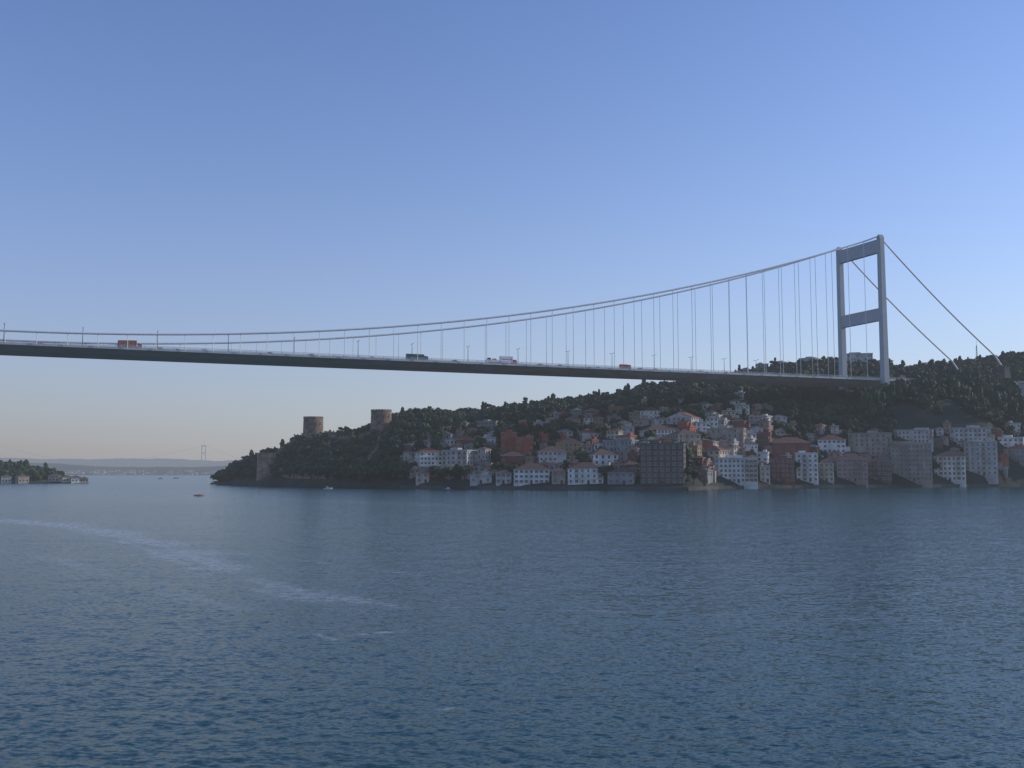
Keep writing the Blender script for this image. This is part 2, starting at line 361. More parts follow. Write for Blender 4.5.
# ------------------------------------------------------------ vehicles (length along local x)
def wheel_mesh(r,wd=0.3):
    w_=MB(); w_.tube([(0,-wd/2,0),(0,wd/2,0)],r,'rubber',12); w_.tube([(0,-wd/2-0.02,0),(0,wd/2+0.02,0)],r*0.5,'c_silver',8); return w_.mesh("wheel")
wc=wheel_mesh(0.33,0.22); wt_=wheel_mesh(0.52,0.35)
def prism(mb,prof,wd,k):
    n=len(mb.v); L_=len(prof)
    for y in (-wd/2,wd/2):
        for p in prof: mb.v.append((p[0],y,p[1]))
    i=mb.slot(k)
    for q in range(L_):
        mb.f.append((n+q,n+(q+1)%L_,n+L_+(q+1)%L_,n+L_+q)); mb.m.append(i)
    mb.f.append(tuple(n+q for q in range(L_))[::-1]); mb.m.append(i); mb.f.append(tuple(n+L_+q for q in range(L_))); mb.m.append(i)
def car(color,label,t,off,up=0):
    z=deckz(t)+0.01+up
    o=thing("car",label,"car",loc=BP(t,off,z),rz=A0,group="cars crossing the bridge")
    b_=MB(); prism(b_,[(-2.15,0.35),(2.15,0.35),(2.2,0.7),(1.3,0.9),(0.6,1.42),(-1.2,1.45),(-1.9,0.98),(-2.2,0.9)],1.75,'c_'+color); part("body",b_.mesh("body"),o)
    g=MB(); prism(g,[(1.12,0.95),(0.55,1.36),(-1.15,1.38),(-1.7,0.98)],1.8,'glass'); part("window",g.mesh("window"),o)
    for x in (-1.35,1.35):
        for y in (-0.8,0.8): part("wheel",wc,o,(x,y,0.33))
    h=MB(); h.box((2.2,0,0),(0.1,0.35,0.16),'frame'); hm=h.mesh("headlight")
    for y in (-0.6,0.6): part("headlight",hm,o,(0,y,0.66))
def truck(cabc,boxc,length,label,t,off,h=3.6,kind='box'):
    z=deckz(t)+0.01
    o=thing("truck",label,"truck",loc=BP(t,off,z),rz=A0)
    c=MB(); prism(c,[(length/2-2.3,0.7),(length/2,0.7),(length/2,1.8),(length/2-0.35,3.1),(length/2-2.3,3.3)],2.4,'c_'+cabc); part("cab",c.mesh("cab"),o)
    g=MB(); prism(g,[(length/2+0.02,1.8),(length/2-0.28,2.85),(length/2-1.2,2.85),(length/2-1.2,1.8)],2.44,'glass'); part("window",g.mesh("window"),o)
    ch=MB(); ch.box((0,0,0.95),(length-0.6,1.1,0.35),'dark'); part("chassis",ch.mesh("chassis"),o)
    L_=length-2.8
    if kind=='box':
        k=MB(); k.box((-1.3,0,1.15+(h-1.15)/2),(L_,2.5,h-1.15),boxc)
        q=0
        while q<L_-0.5: k.box((-1.3-L_/2+0.25+q,0,1.15+(h-1.15)/2),(0.08,2.58,h-1.2),boxc); q+=1.2
        part("cargo_box",k.mesh("cargo_box"),o)
    elif kind=='long':
        k=MB(); k.box((-1.3+L_*.26,0,1.15+(h-1.15)/2),(L_*.46,2.5,h-1.15),boxc); k.box((-1.3+L_*.26,0,h-1.9),(L_*.40,2.54,0.5),'c_red'); part("cargo_box",k.mesh("cargo_box"),o)
        k=MB(); k.box((-1.3-L_*.26,0,1.9),(L_*.46,2.5,1.5),'c_white'); k.box((-1.3-L_*.18,0,h-2.2),(L_*.16,2.2,1.0),'c_rust',0.7); k.box((-1.3-L_*.38,0,h-2.0),(L_*.14,2.2,1.4),'dark',0.6); part("trailer_load",k.mesh("trailer_load"),o)
    elif kind=='tipper':
        k=MB(); prism(k,[(-1.3-L_/2,1.3),(-1.3+L_/2,1.3),(-1.3+L_/2,h),(-1.3-L_/2+0.5,h-0.3)],2.5,boxc)
        for q in range(5): k.box((-1.3-L_/2+1+q*(L_-1.5)/4,0,(h+1.0)/2),(0.15,2.62,h-1.6),boxc)
        part("tipper_body",k.mesh("tipper_body"),o)
    for x in (length/2-1.3,-length/2+1.2,-length/2+2.5):
        for y in (-1.0,1.0): part("wheel",wt_,o,(x,y,0.52))
    return o
truck('rust','c_rust',13,"rust-orange tipper truck on the bridge deck",t_at(129,8),8.0,4.8,'tipper')
truck('green','c_green',14,"dark green box truck crossing the bridge",t_at(417,8),8.0,4.2)
truck('red','c_white',21,"long white truck with red cab and loaded trailer",t_at(501,7),7.0,5.2,'long')
truck('red','c_red',8,"bright red lorry crossing the bridge",t_at(625,8),8.0,3.4)
for px,c,of in ((160,'silver',6.9),(178,'black',10.8),(205,'white',7),(312,'silver',7),(345,'blue',10.8),(372,'white',7),(455,'black',7),(540,'silver',7),(560,'blue',7),(598,'white',10.8),(640,'red',7),(655,'silver',7),(700,'white',7),(760,'silver',7),(40,'silver',7),(270,'black',7)):
    car(c,{'silver':'silver','black':'black','white':'white','blue':'dark blue','red':'bright red'}[c]+" hatchback car driving on the bridge deck",t_at(px,of),of)
# ------------------------------------------------------------ houses
footprints=[]
def place(px,yb):
    a,r=sight(px,yb); D=float(shoreD(px))+3.5
    while D<1150:
        if float(terrain(a*D,D))>=CAMH+r*D: break
        D+=1.0
    else:
        D=float(shoreD(px))+float(np.interp(px,rx,rD))
    return a*D,D
def win_mesh(w_,h_):
    m_=MB(); m_.box((0,0,0),(w_,0.16,h_),'glass')
    for x in (-w_/2,0,w_/2): m_.box((x,-0.03,0),(0.1,0.2,h_+0.1),'frame')
    for z in (-h_/2,h_/2): m_.box((0,-0.035,z),(w_+0.1,0.22,0.12),'frame')
    return m_.mesh("window")
WM=win_mesh(1.3,1.6); WM2=win_mesh(2.2,1.6)
dm_=MB(); dm_.box((0,0,1.1),(1.3,0.2,2.2),'darkwood'); dm_.box((0,-0.02,2.3),(1.6,0.24,0.2),'frame'); DOOR=dm_.mesh("door")
bm_=MB(); bm_.box((0,-0.6,0),(3.2,1.2,0.16),'w_beige'); bm_.box((0,-1.17,0.95),(3.2,0.06,0.1),'w_beige')
for q in range(9): bm_.box((-1.55+q*.3875,-1.17,0.45),(0.06,0.05,0.85),'dark')
BAL=bm_.mesh("balcony")
def roof_mesh(w_,d_,h_,style,key,ov=0.6,wk='frame'):
    r=MB(); a=w_/2+ov; b_=d_/2+ov
    if style=='hip':
        rh=min(w_,d_)*0.24; rl=max(a-b_,0.0) if a>b_ else 0; rw=max(b_-a,0)
        z=h_
        P=[(-a,-b_,z),(a,-b_,z),(a,b_,z),(-a,b_,z)]; T0=(-rl,-rw,z+rh);T1=(rl,rw,z+rh)
        if a>b_:
            r.face([P[0],P[1],T1,T0],key); r.face([P[2],P[3],T0,T1],key); r.face([P[1],P[2],T1],key); r.face([P[3],P[0],T0],key)
        else:
            r.face([P[0],P[1],T0],key); r.face([P[1],P[2],T1,T0],key); r.face([P[2],P[3],T1],key); r.face([P[3],P[0],T0,T1],key)
        r.box((0,0,z-0.12),(2*a-0.02,2*b_-0.02,0.22),'frame')
    elif style=='gable':
        rh=w_*0.22; z=h_
        r.face([(-a,-b_,z),(0,-b_,z+rh),(0,b_,z+rh),(-a,b_,z)],key); r.face([(a,-b_,z),(a,b_,z),(0,b_,z+rh),(0,-b_,z+rh)],key)
        r.face([(-w_/2,-d_/2,z),(w_/2,-d_/2,z),(0,-d_/2,z+rh*0.9)],wk); r.face([(-w_/2,d_/2,z),(w_/2,d_/2,z),(0,d_/2,z+rh*.9)],wk)
        r.box((0,0,z-0.12),(2*a-0.02,2*b_-0.02,0.2),'frame')
    else:
        r.box((0,0,h_+0.15),(w_+0.5,d_+0.5,0.3),key); 
        for sgn in (-1,1): r.box((0,sgn*(d_/2+0.1),h_+0.6),(w_+0.4,0.2,0.6),wk); r.box((sgn*(w_/2+0.1),0,h_+0.6),(0.2,d_-0.02,0.6),wk)
        r.box((w_*random.uniform(-.25,.25),d_*0.1,h_+1.4),(w_*random.uniform(.2,.45),d_*0.4,random.uniform(1.6,2.8)),wk)
    return r.mesh("roof")
ch_=MB(); ch_.box((0,0,0.4),(0.7,0.7,2.4),'w_brown'); ch_.box((0,0,1.65),(0.9,0.9,0.2),'quay'); CHIM=ch_.mesh("chimney")
nh=0
def house(px0,px1,yt,yb,wall,style='hip',rk='tile',detail=False,jit=None,kind='house',label=None,group="houses on the hillside",balc=None):
    global nh; nh+=1
    pc=(px0+px1)/2; X,D=place(pc,yb)
    w_=(px1-px0)*D/1003; h_=(yb-yt)*D/1003
    if style=='hip': h_-= min(w_,w_*0.85)*0.24*0.6
    elif style=='gable': h_-=w_*.15
    elif style=='flat': h_-=0.9
    h_=max(h_,4.5); d_=max(8,min(w_*0.8,15))
    if jit is None: jit=random.uniform(-0.55,0.55)
    w_=max(5,(w_-abs(math.sin(jit))*d_*0.7)/math.cos(jit))
    z0=float(terrain(X,D)); rz=-math.atan2(X,D)+jit
    cx=X+(X/math.hypot(X,D))*d_/2; cy=D+(D/math.hypot(X,D))*d_/2
    footprints.append((cx,cy,max(w_,d_)/2+2.5,w_,h_))
    cname={'white':'white','cream':'cream','grey':'grey','pink':'dusty pink','brick':'red-brick','brown':'dark brown','beige':'beige','pale':'pale grey','red':'orange-red','ochre':'ochre'}[wall]
    rn={'tile':'clay-tiled','tile_dark':'dark tiled','roof_grey':'flat grey'}[rk]
    fl=max(1,int(round(h_/3.1)))
    lab=label or f"{cname} {fl}-storey {'apartment block' if kind=='apartment_building' else 'house'}, {rn} roof, {'on the waterfront' if detail else 'on wooded hillside'}"
    o=thing(kind,lab,'apartment building' if kind!='house' else 'house',loc=(cx,cy,z0),rz=rz,group=group)
    wl=MB(); wl.box((0,0,(h_-6)/2),(w_,d_,h_+6),'w_'+wall)
    fh=h_/fl
    if random.random()<0.6:
        for i in range(1,fl): wl.box((0,0,i*fh-0.1),(w_+0.16,d_+0.16,0.22),'w_'+wall)
    if random.random()<0.5 and w_>9:   # projecting bay on upper floors
        bw=w_*random.uniform(.25,.4); bx_=w_*random.uniform(-.25,.25)
        wl.box((bx_,-d_/2-0.55,h_/2+fh*0.45),(bw,1.1,h_-fh*1.0),'w_'+wall); bay=(bx_-bw/2,bx_+bw/2)
    else: bay=(99,99)
    if not detail and random.random()<0.55:   # lower wing beside the house
        sg=random.choice((-1,1)); hw=h_*random.uniform(.45,.75); wl.box((sg*(w_/2+1.5),d_*.1,(hw-6)/2),(3.2,d_*.7,hw+6),'w_'+wall); wl.box((sg*(w_/2+1.5),d_*.1,hw+.1),(3.6,d_*.7+.4,.25),rk)
    sp_w=random.choice([2.3,2.7,3.2]); ww=random.choice([1.0,1.2,1.3,1.7]); wh=random.choice([1.3,1.6,1.9])
    nc=max(1,int(w_/sp_w)); ns=max(1,int(d_/3.4))
    wproud=lambda x,i:(1.1 if bay[0]<=x<=bay[1] and i>0 else 0)
    if not detail:
        for i in range(fl):
            zc=i*fh+fh*0.55
            for j in range(nc):
                if random.random()<0.18: continue
                x=-w_/2+(j+0.5)*w_/nc
                wl.box((x,-d_/2-0.02-wproud(x,i),zc),(ww,0.14,min(wh,fh*0.55)),'glass')
            for j in range(ns):
                y=-d_/2+(j+0.5)*d_/ns
                for sg in (-1,1): wl.box((sg*(w_/2+0.02),y,zc),(0.14,1.2,min(1.6,fh*0.5)),'glass')
    part("wall",wl.mesh("wall"),o)
    rf=part("roof",roof_mesh(w_,d_,h_,style,rk,wk='w_'+wall),o)
    if style!='flat' and (detail or random.random()<0.5): part("chimney",CHIM,rf,(w_*random.choice((-.22,.22)),d_*0.1,h_+min(w_,d_)*0.12))
    if not detail and (kind=='apartment_building' or random.random()<.3) and nc>2:
        for i in range(1,fl):
            for j in (0,nc-1): 
                x=-w_/2+(j+0.5)*w_/nc
                if not wproud(x,i): part("balcony",BAL,o,(x,-d_/2,i*fh+0.25))
    if detail:
        if balc is None: balc=kind=='apartment_building' or random.random()<0.5
        bc=random.sample(range(nc),max(1,nc//3)) if balc and nc>2 else []
        for i in range(fl):
            zc=i*fh+fh*0.55
            for j in range(nc):
                x=-w_/2+(j+0.5)*w_/nc
                if i==0 and j==nc//2: part("door",DOOR,o,(x,-d_/2-0.06,0)); continue
                part("window",WM2 if j in bc else WM,o,(x,-d_/2-0.05-wproud(x,i),zc),scale=(ww/1.3,1,min(1.15,fh/3.1)))
                if j in bc and i>0 and not wproud(x,i): part("balcony",BAL,o,(x,-d_/2,i*fh+0.25))
            for j in range(ns):
                y=-d_/2+(j+0.5)*d_/ns
                for sg in (-1,1): part("window",WM,o,(sg*(w_/2+0.05),y,zc),rz=sg*math.pi/2)
    return o
G1="houses along the waterfront"
H=[(416,430,475,487,'cream','hip','tile_dark','house'),(470,492,481,489,'pale','flat','roof_grey','house'),(496,512,476,489,'pale','hip','tile_dark','house'),(514,550,470,489,'white','hip','tile_dark','house'),
(552,566,473,488,'beige','hip','tile','house'),(568,604,469,489,'white','hip','tile_dark','house'),(608,636,474,489,'grey','hip','tile_dark','house'),(641,686,449,490,'brown','flat','roof_grey','house'),
(714,757,463,488,'white','flat','roof_grey','house'),(760,770,470,487,'pale','flat','roof_grey','house'),
(771,794,463,487,'brick','flat','roof_grey','house'),(796,818,457,486,'white','flat','roof_grey','apartment_building'),(820,834,466,486,'cream','hip','tile_dark','house'),
(836,867,460,486,'pink','hip','tile_dark','house'),(869,891,462,485,'brown','hip','tile','house'),(893,931,446,484,'beige','flat','roof_grey','apartment_building'),
(936,965,455,483,'white','hip','tile_dark','house'),(967,997,447,481,'pale','flat','roof_grey','apartment_building'),(1007,1034,460,478,'grey','hip','tile','house')]
for a,b_,t,y,wl,st,rk,kd in H: house(a,b_,t,y,wl,st,rk,True,random.uniform(-.12,.12),kd,group=G1,balc=False if a==641 else None)
H2=[(771,809,438,461,'brick','hip','tile','h'),(818,845,437,454,'white','hip','tile','h'),(850,891,433,456,'beige','flat','roof_grey','a'),(896,933,431,445,'pale','flat','roof_grey','a'),
(949,989,428,447,'pale','flat','roof_grey','a'),(993,1030,383,408,'pale','flat','roof_grey','a'),(415,441,449,470,'white','hip','tile','h'),(443,476,450,470,'pale','flat','roof_grey','a'),
(455,475,437,447,'brick','hip','tile','h'),(478,503,421,433,'grey','flat','roof_grey','h'),(501,517,432,452,'red','flat','roof_grey','h'),(515,533,437,455,'red','flat','roof_grey','h'),(501,524,453,468,'brick','hip','tile_dark','h'),(526,536,456,469,'ochre','hip','tile','h'),(478,490,448,466,'pale','hip','tile','h'),
(537,566,448,468,'pale','hip','tile_dark','h'),(556,584,440,456,'ochre','hip','tile_dark','h'),(575,600,430,440,'pale','hip','tile','h'),(586,617,451,466,'white','hip','tile_dark','h'),
(604,640,440,453,'grey','flat','roof_grey','a'),(641,663,408,420,'white','hip','tile_dark','h'),(640,680,425,438,'white','hip','tile_dark','h'),(669,699,431,445,'beige','hip','tile_dark','h'),
(706,746,428,443,'beige','flat','roof_grey','a'),(705,718,416,427,'white','gable','tile','h'),(522,545,398,406,'white','hip','tile_dark','h'),(800,820,353,366,'pale','flat','roof_grey','h'),
(846,872,350,366,'pale','flat','roof_grey','h'),(895,910,376,383,'white','hip','tile','h'),(915,935,357,369,'pale','flat','roof_grey','h'),(734,745,392,400,'white','flat','roof_grey','h'),
(700,728,447,461,'cream','hip','tile','h'),(620,640,462,473,'brown','hip','tile_dark','h'),
(668,699,413,425,'pale','gable','tile','h'),
(757,769,452,466,'white','flat','roof_grey','h'),(1000,1024,438,452,'white','flat','roof_grey','h'),
(738,752,361,372,'pale','hip','tile','h'),(756,768,358,370,'beige','flat','roof_grey','h'),(772,788,356,368,'white','hip','tile','h'),(824,838,353,364,'beige','flat','roof_grey','h'),(876,892,354,368,'white','hip','tile','h')]
for a,b_,t,y,wl,st,rk,kd in H2: house(a,b_,t,y,wl,st,rk,False,(random.uniform(-.15,.15) if wl in('red','brick') else None) if b_<900 else random.uniform(-.2,.2),'apartment_building' if kd=='a' else 'house')
pal=['white','pale','cream','cream','pink','brick','beige','beige','grey','brown','ochre','pale','grey','red']
boxes=[(h[0],h[1],h[2],h[3]) for h in H+H2]
tries=0; cnt=0
while cnt<160 and tries<30000:
    tries+=1
    px=random.uniform(405,770) if random.random()<.9 else random.uniform(765,1015); w_=random.uniform(7,17); h_=random.uniform(6,11.5)
    top=np.interp(px,[400,450,560,620,700,760,800,1010],[448,425,412,403,398,400,425,425])
    yb=top+8+(480-top-8)*random.random()**0.85
    bx=(px-w_/2,px+w_/2,yb-h_,yb)
    ok=not (bx[1]>498 and bx[0]<536 and bx[3]>434)
    for q in boxes:
        ox=min(bx[1],q[1])-max(bx[0],q[0]); oy=min(bx[3],q[3])-max(bx[2],q[2])
        if ox>2 and oy>3.6: ok=False;break
    if not ok: continue
    boxes.append(bx); cnt+=1
    house(*bx,random.choice(pal),random.choice(['hip','hip','gable','flat','flat']),random.choice(['tile','tile_dark','tile_dark','roof_grey']))
print("houses",nh)
# ------------------------------------------------------------ fortress
def round_tower(px,yt,yb,wpx,label,step=True,mk='stone'):
    X,D=place(px,yb); 
    z0=float(terrain(X,D)); rad=wpx*D/1003/2; ht=CAMH+sight(px,yt)[1]*D-z0
    o=thing("fortress_tower",label,"castle tower",loc=(X,D,z0),group="round stone towers of the fortress")
    m_=MB(); m_.tube([(0,0,-8),(0,0,0),(0,0,ht*0.8),(0,0,ht-1.2)],[rad*1.05,rad*1.02,rad*0.98,rad*0.97],mk,28)
    part("drum",m_.mesh("drum"),o)
    c=MB(); n_=40
    for i in range(n_):   # closed crenellated parapet ring
        a0=2*math.pi*i/n_; a1=2*math.pi*(i+1)/n_; zt=ht+(0.2 if i%2 else -0.6)
        P=[(math.cos(a)*r_,math.sin(a)*r_) for a,r_ in ((a0,rad*.99),(a1,rad*.99),(a1,rad*.86),(a0,rad*.86))]
        for q_ in range(4):
            p_,p2=P[q_],P[(q_+1)%4]; c.face([(p_[0],p_[1],ht-1.4),(p2[0],p2[1],ht-1.4),(p2[0],p2[1],zt),(p_[0],p_[1],zt)],mk)
        c.face([(p_[0],p_[1],zt) for p_ in P],mk)
    part("battlement",c.mesh("battlement"),o)
    s=MB(); s.box((0,0,0),(0.5,0.5,1.3),'stone_dark'); sm=s.mesh("window_slit")
    for i in range(4):
        an=-math.pi/2+(i-1.5)*0.6
        part("window_slit",sm,o,(math.cos(an)*rad*.99,math.sin(an)*rad*.99,ht*0.72),rz=an+math.pi/2)
    if step:
        t=MB(); t.tube([(0,0,ht-1.5),(0,0,ht+0.2)],rad*0.55,mk,20); part("turret",t.mesh("turret"),o)
    footprints.append((X,D-2,rad+(-6 if step else 5),2*rad-(2 if step else 1),ht))
    return X,D
T1=round_tower(313,417,441,20,"broad round brown stone fortress tower above trees")
T2=round_tower(381,410,436,21,"broad round brown stone fortress tower on ridge")
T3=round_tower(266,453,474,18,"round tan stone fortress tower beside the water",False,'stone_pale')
def fort_wall(P,label,hgt=6):
    o=MB(); 
    for a,b_ in zip(P[:-1],P[1:]):
        L_=math.hypot(b_[0]-a[0],b_[1]-a[1]); n_=max(2,int(L_/2.4)); an=math.atan2(b_[1]-a[1],b_[0]-a[0])
        for i in range(n_):
            f=(i+0.5)/n_; x=a[0]+(b_[0]-a[0])*f; y=a[1]+(b_[1]-a[1])*f; z=float(terrain(x,y))
            c,s_=math.cos(an),math.sin(an); l=L_/n_/2*1.0; wd=1.0
            def ring(z0,z1,ll):
                pts=[(x+c*u*ll-s_*v*wd,y+s_*u*ll+c*v*wd) for u,v in ((-1,-1),(1,-1),(1,1),(-1,1))]
                for q in range(4):
                    p=pts[q];p2=pts[(q+1)%4]; o.face([(p[0],p[1],z0),(p2[0],p2[1],z0),(p2[0],p2[1],z1),(p[0],p[1],z1)],'stone')
                o.face([(p[0],p[1],z1) for p in pts],'stone')
            ring(z-3,z+hgt,l); ring(z+hgt,z+hgt+1.3,l*0.55)
    thing("fortress_wall",label,"castle wall",mesh=o.mesh("fortress_wall"))
def W2(px,yb): return place(px,yb)
fort_wall([T1,W2(299,446),W2(285,455),W2(276,464),T3],"crenellated stone fortress wall stepping down to water",7)
fort_wall([T1,W2(335,447),W2(358,446),T2],"crenellated stone curtain wall linking two round towers",7)
fort_wall([T3,W2(300,478),W2(340,477),W2(365,470)],"low crenellated stone wall near the shore",4)
fort_wall([T2,W2(378,455),W2(368,470)],"crenellated stone wall descending the wooded slope",6)
# ------------------------------------------------------------ quay
qm=MB(); prev=None
for px in range(400,1130,6):
    a,_=sight(px,488); D=float(shoreD(512+1004*a))
    p=(a*D,D)
    if prev:
        (x0,y0),(x1,y1)=prev,p
        qm.face([(x0,y0-1.5,-2),(x1,y1-1.5,-2),(x1,y1-1.5,1.9),(x0,y0-1.5,1.9)],'quay'); qm.face([(x0,y0-1.5,1.9),(x1,y1-1.5,1.9),(x1,y1+4,2.1),(x0,y0+4,2.1)],'quay')
    prev=p
structure("quay",qm.mesh("quay"),"low grey stone quay along the water's edge","quay")
# ------------------------------------------------------------ trees
def ico(sub):
    import bmesh
    bm=bmesh.new(); bmesh.ops.create_icosphere(bm,subdivisions=sub,radius=1); v=np.array([x.co[:] for x in bm.verts]); f=np.array([[y.index for y in x.verts] for x in bm.faces]); bm.free(); return v,f
IV,IF=ico(2)
def crown(seed,nq,size,shape):
    r=np.random.default_rng(seed)
    nl=r.integers(5,9); cs=[];rs=[]
    for i in range(nl):
        if shape=='round': c=r.normal(0,0.36,3)*np.array([1,1,0.7]); rd=r.uniform(0.38,0.6)
        elif shape=='cypress': c=np.array([r.normal(0,.04),r.normal(0,.04),-1+2*(i+.5)/nl]); rd=0.34*(1-0.7*abs(c[2])**2)+.05
        else: c=np.array([r.uniform(-.7,.7),r.uniform(-.7,.7),r.uniform(-.12,.25)]); rd=r.uniform(0.28,0.45)
        cs.append(c);rs.append(rd)
    V=[];Fq=[];T=[];n=0
    for i in range(nq):
        j=r.integers(nl); d=r.normal(size=3); d/=np.linalg.norm(d); p=cs[j]+d*rs[j]*r.uniform(0.72,1.08)*np.array([1,1,0.85])
        nrm=d+r.normal(0,0.5,3); nrm/=np.linalg.norm(nrm); u=np.cross(nrm,r.normal(size=3)); u/=np.linalg.norm(u); v=np.cross(nrm,u); s=size*r.uniform(0.6,1.3)
        V+=[p-u*s-v*s*.6,p+u*s*.8-v*s*.7,p+u*s+v*s*.6,p-u*s*.7+v*s*.8]; Fq.append([n,n+1,n+2,n+3]); n+=4
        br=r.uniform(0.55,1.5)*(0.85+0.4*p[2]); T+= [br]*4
    return np.array(V),np.array(Fq),np.array(T),cs,rs
def core(cs,rs):
    V=[];Fx=[];n=0
    for c,r_ in zip(cs,rs):
        V.append(IV*r_*0.86*np.array([1,1,0.85])+c); Fx.append(IF+n); n+=len(IV)
    return np.concatenate(V),np.concatenate(Fx)
GREENS=np.array([(0.044,0.070,0.026),(0.060,0.084,0.030),(0.034,0.057,0.028),(0.068,0.074,0.032),(0.048,0.063,0.036)])
tmpl=[crown(100+i,95,0.17,'round' if i<5 else ('flat' if i<6 else 'cypress')) for i in range(7)]
IV1,IF1=ico(1)
def wood(name,pts,label,hs,seed):
    r=np.random.default_rng(seed); Vs=[];Qs=[];Ts=[];n=0;tri=[]
    for (x,y,z,hm_) in pts:
        k=r.choice(7,p=[.18,.18,.18,.18,.14,.08,.06]); V,Q,T,cs,rs=tmpl[k]
        h=r.uniform(*hs); h=-hm_ if hm_<0 else min(h,hm_); a=r.uniform(0,6.28); rad=min(max(h,6),11)*0.5*r.uniform(0.8,1.15)
        if k==6: sc=np.array([h*.55,h*.55,h*0.62]); zc=z+h*0.55
        else: sc=np.array([rad,rad,h*0.48]); zc=z+h*0.5
        c,s=math.cos(a),math.sin(a); RM=np.array([[c,-s,0],[s,c,0],[0,0,1]])
        g=GREENS[r.integers(5)]*r.uniform(0.6,1.4)
        P=(V@RM.T)*sc+np.array([x,y,zc]); Vs.append(P); Qs.append(Q+n); n+=len(P); Ts.append(T[:,None]*g[None])
        for cc,rr in zip(cs,rs):
            P=((IV1*rr*0.8+cc)@RM.T)*sc+np.array([x,y,zc]); Vs.append(P)
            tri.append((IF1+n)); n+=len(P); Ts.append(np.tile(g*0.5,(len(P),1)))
    V=np.concatenate(Vs);Q=np.concatenate(Qs);T=np.concatenate(Ts);TR=np.concatenate(tri)
    me=bpy.data.meshes.new(name); me.vertices.add(len(V)); me.vertices.foreach_set('co',V.astype(np.float32).ravel())
    li=np.concatenate([Q.ravel(),TR.ravel()]).astype(np.int32); me.loops.add(len(li)); me.loops.foreach_set('vertex_index',li)
    tot=np.concatenate([np.full(len(Q),4),np.full(len(TR),3)]).astype(np.int32); st=np.concatenate([[0],np.cumsum(tot)[:-1]]).astype(np.int32)
    me.polygons.add(len(tot)); me.polygons.foreach_set('loop_start',st); me.polygons.foreach_set('loop_total',tot)
    me.materials.append(M['leaf']); me.update(calc_edges=True)
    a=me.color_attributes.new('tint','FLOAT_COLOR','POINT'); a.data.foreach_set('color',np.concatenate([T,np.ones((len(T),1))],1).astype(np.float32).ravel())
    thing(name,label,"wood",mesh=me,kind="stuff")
FP=np.array([(f[0],f[1],f[2],f[3]) for f in footprints])
def clear(x,y,r=0):
    dx=x-FP[:,0]; dy=y-FP[:,1]; k=np.hypot(FP[:,0],FP[:,1]); ux,uy=-FP[:,0]/k,-FP[:,1]/k
    al=dx*ux+dy*uy; cr=np.abs(dx*uy-dy*ux)
    return not np.any((cr<FP[:,3]/2+0.6+r)&(al>-FP[:,2])&(al<FP[:,2]+7))
def headroom(x,y,z):
    rx_,ry_=x-N0[0],y-N0[1]; t=rx_*ax+ry_*ay; off=-(rx_*nx+ry_*ny)
    if -5<off<W+5 and t>-46: return deckz(max(t,0))-4.2-z
    return 99
pts=[]
sp_=6.8
for xx in np.arange(-320,760,sp_):
    for yy in np.arange(540,1010,sp_):
        x=xx+random.uniform(-3,3); y=yy+random.uniform(-3,3); bb=512+1004*x/y
        if bb<205 or bb>1130: continue
        D0=float(shoreD(bb)); D1=D0+float(np.interp(bb,rx,rD))
        if y<D0+4 or y>D1+30: continue
        z=float(terrain(x,y)); 
        if z<1.5: continue
        yy_=472-(z-10)/y*1000
        town=(405<bb<765 and yy_>np.interp(bb,[400,450,560,650,765],[450,430,418,410,420])-2)
        if town and random.random()<0.18: continue
        if not clear(x,y): continue
        hr_=headroom(x,y,z)
        if hr_<2.5: continue
        pts.append((x,y,z-0.8,hr_))
for t in np.arange(-78,26,4.5):      # screen of trees beside the approach and tower foot
    for off in (-8,-13):
        p=BP(t+random.uniform(-1.5,1.5),off+random.uniform(-1,1),0); z=float(terrain(p[0],p[1])); top=np.interp(t,[-78,-20,0,26],[86,83,80,74])-(2 if off<-10 else 0)
        pts.append((p[0],p[1],z-1,-max(6,top-z+random.uniform(-2,1))))
for off0 in (0,W):                   # trees hiding the cable anchorages
    for t in (-104,-110,-116,-122,-128):
        for do in (-7,-3,4):
            p=BP(t,off0+do,0); z=float(terrain(p[0],p[1])); pts.append((p[0],p[1],z-1,-min(24,max(8,96-z+random.uniform(-2,3)))))
print("wood trees",len(pts))
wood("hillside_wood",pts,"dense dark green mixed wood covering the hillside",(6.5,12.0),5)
def tree_meshes(shape,seed):
    V,Q,T,cs,rs=crown(seed,420,0.10,shape)
    sc={'round':(4.6,4.6,4.2),'cypress':(4.0,4.0,6.5),'flat':(5.5,5.5,3.6)}[shape]; zc={'round':7,'cypress':7,'flat':9.5}[shape]
    cv,cf=core(cs,rs)
    VV=np.concatenate([V,cv*0.93])*np.array(sc)+np.array([0,0,zc])
    me=bpy.data.meshes.new("crown"); fl=[tuple(q) for q in Q]+[tuple(q+len(V)) for q in cf]
    me.from_pydata([tuple(v) for v in VV],[],fl); me.materials.append(M['leaf'])
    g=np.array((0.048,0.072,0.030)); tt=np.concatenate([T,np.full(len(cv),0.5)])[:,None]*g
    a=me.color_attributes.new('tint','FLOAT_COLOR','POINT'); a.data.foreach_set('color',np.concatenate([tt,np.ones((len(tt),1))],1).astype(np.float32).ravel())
    t=MB(); t.tube([(0,0,-1.5),(0,0,2),(0.15,0.1,5),(0,0,zc)],[0.42,0.34,0.24,0.12],'bark',7)
    for i in range(5):
        an=i*1.257+seed; t.tube([(0,0,zc*0.5),(math.cos(an)*1.2,math.sin(an)*1.2,zc*0.72),(math.cos(an)*2.6,math.sin(an)*2.6,zc*0.95)] if shape!='cypress' else [(0,0,2),(math.cos(an)*.4,math.sin(an)*.4,3),(math.cos(an)*.5,math.sin(an)*.5,5)],[0.16,0.1,0.05],'bark',5)
    return t.mesh("trunk"),me
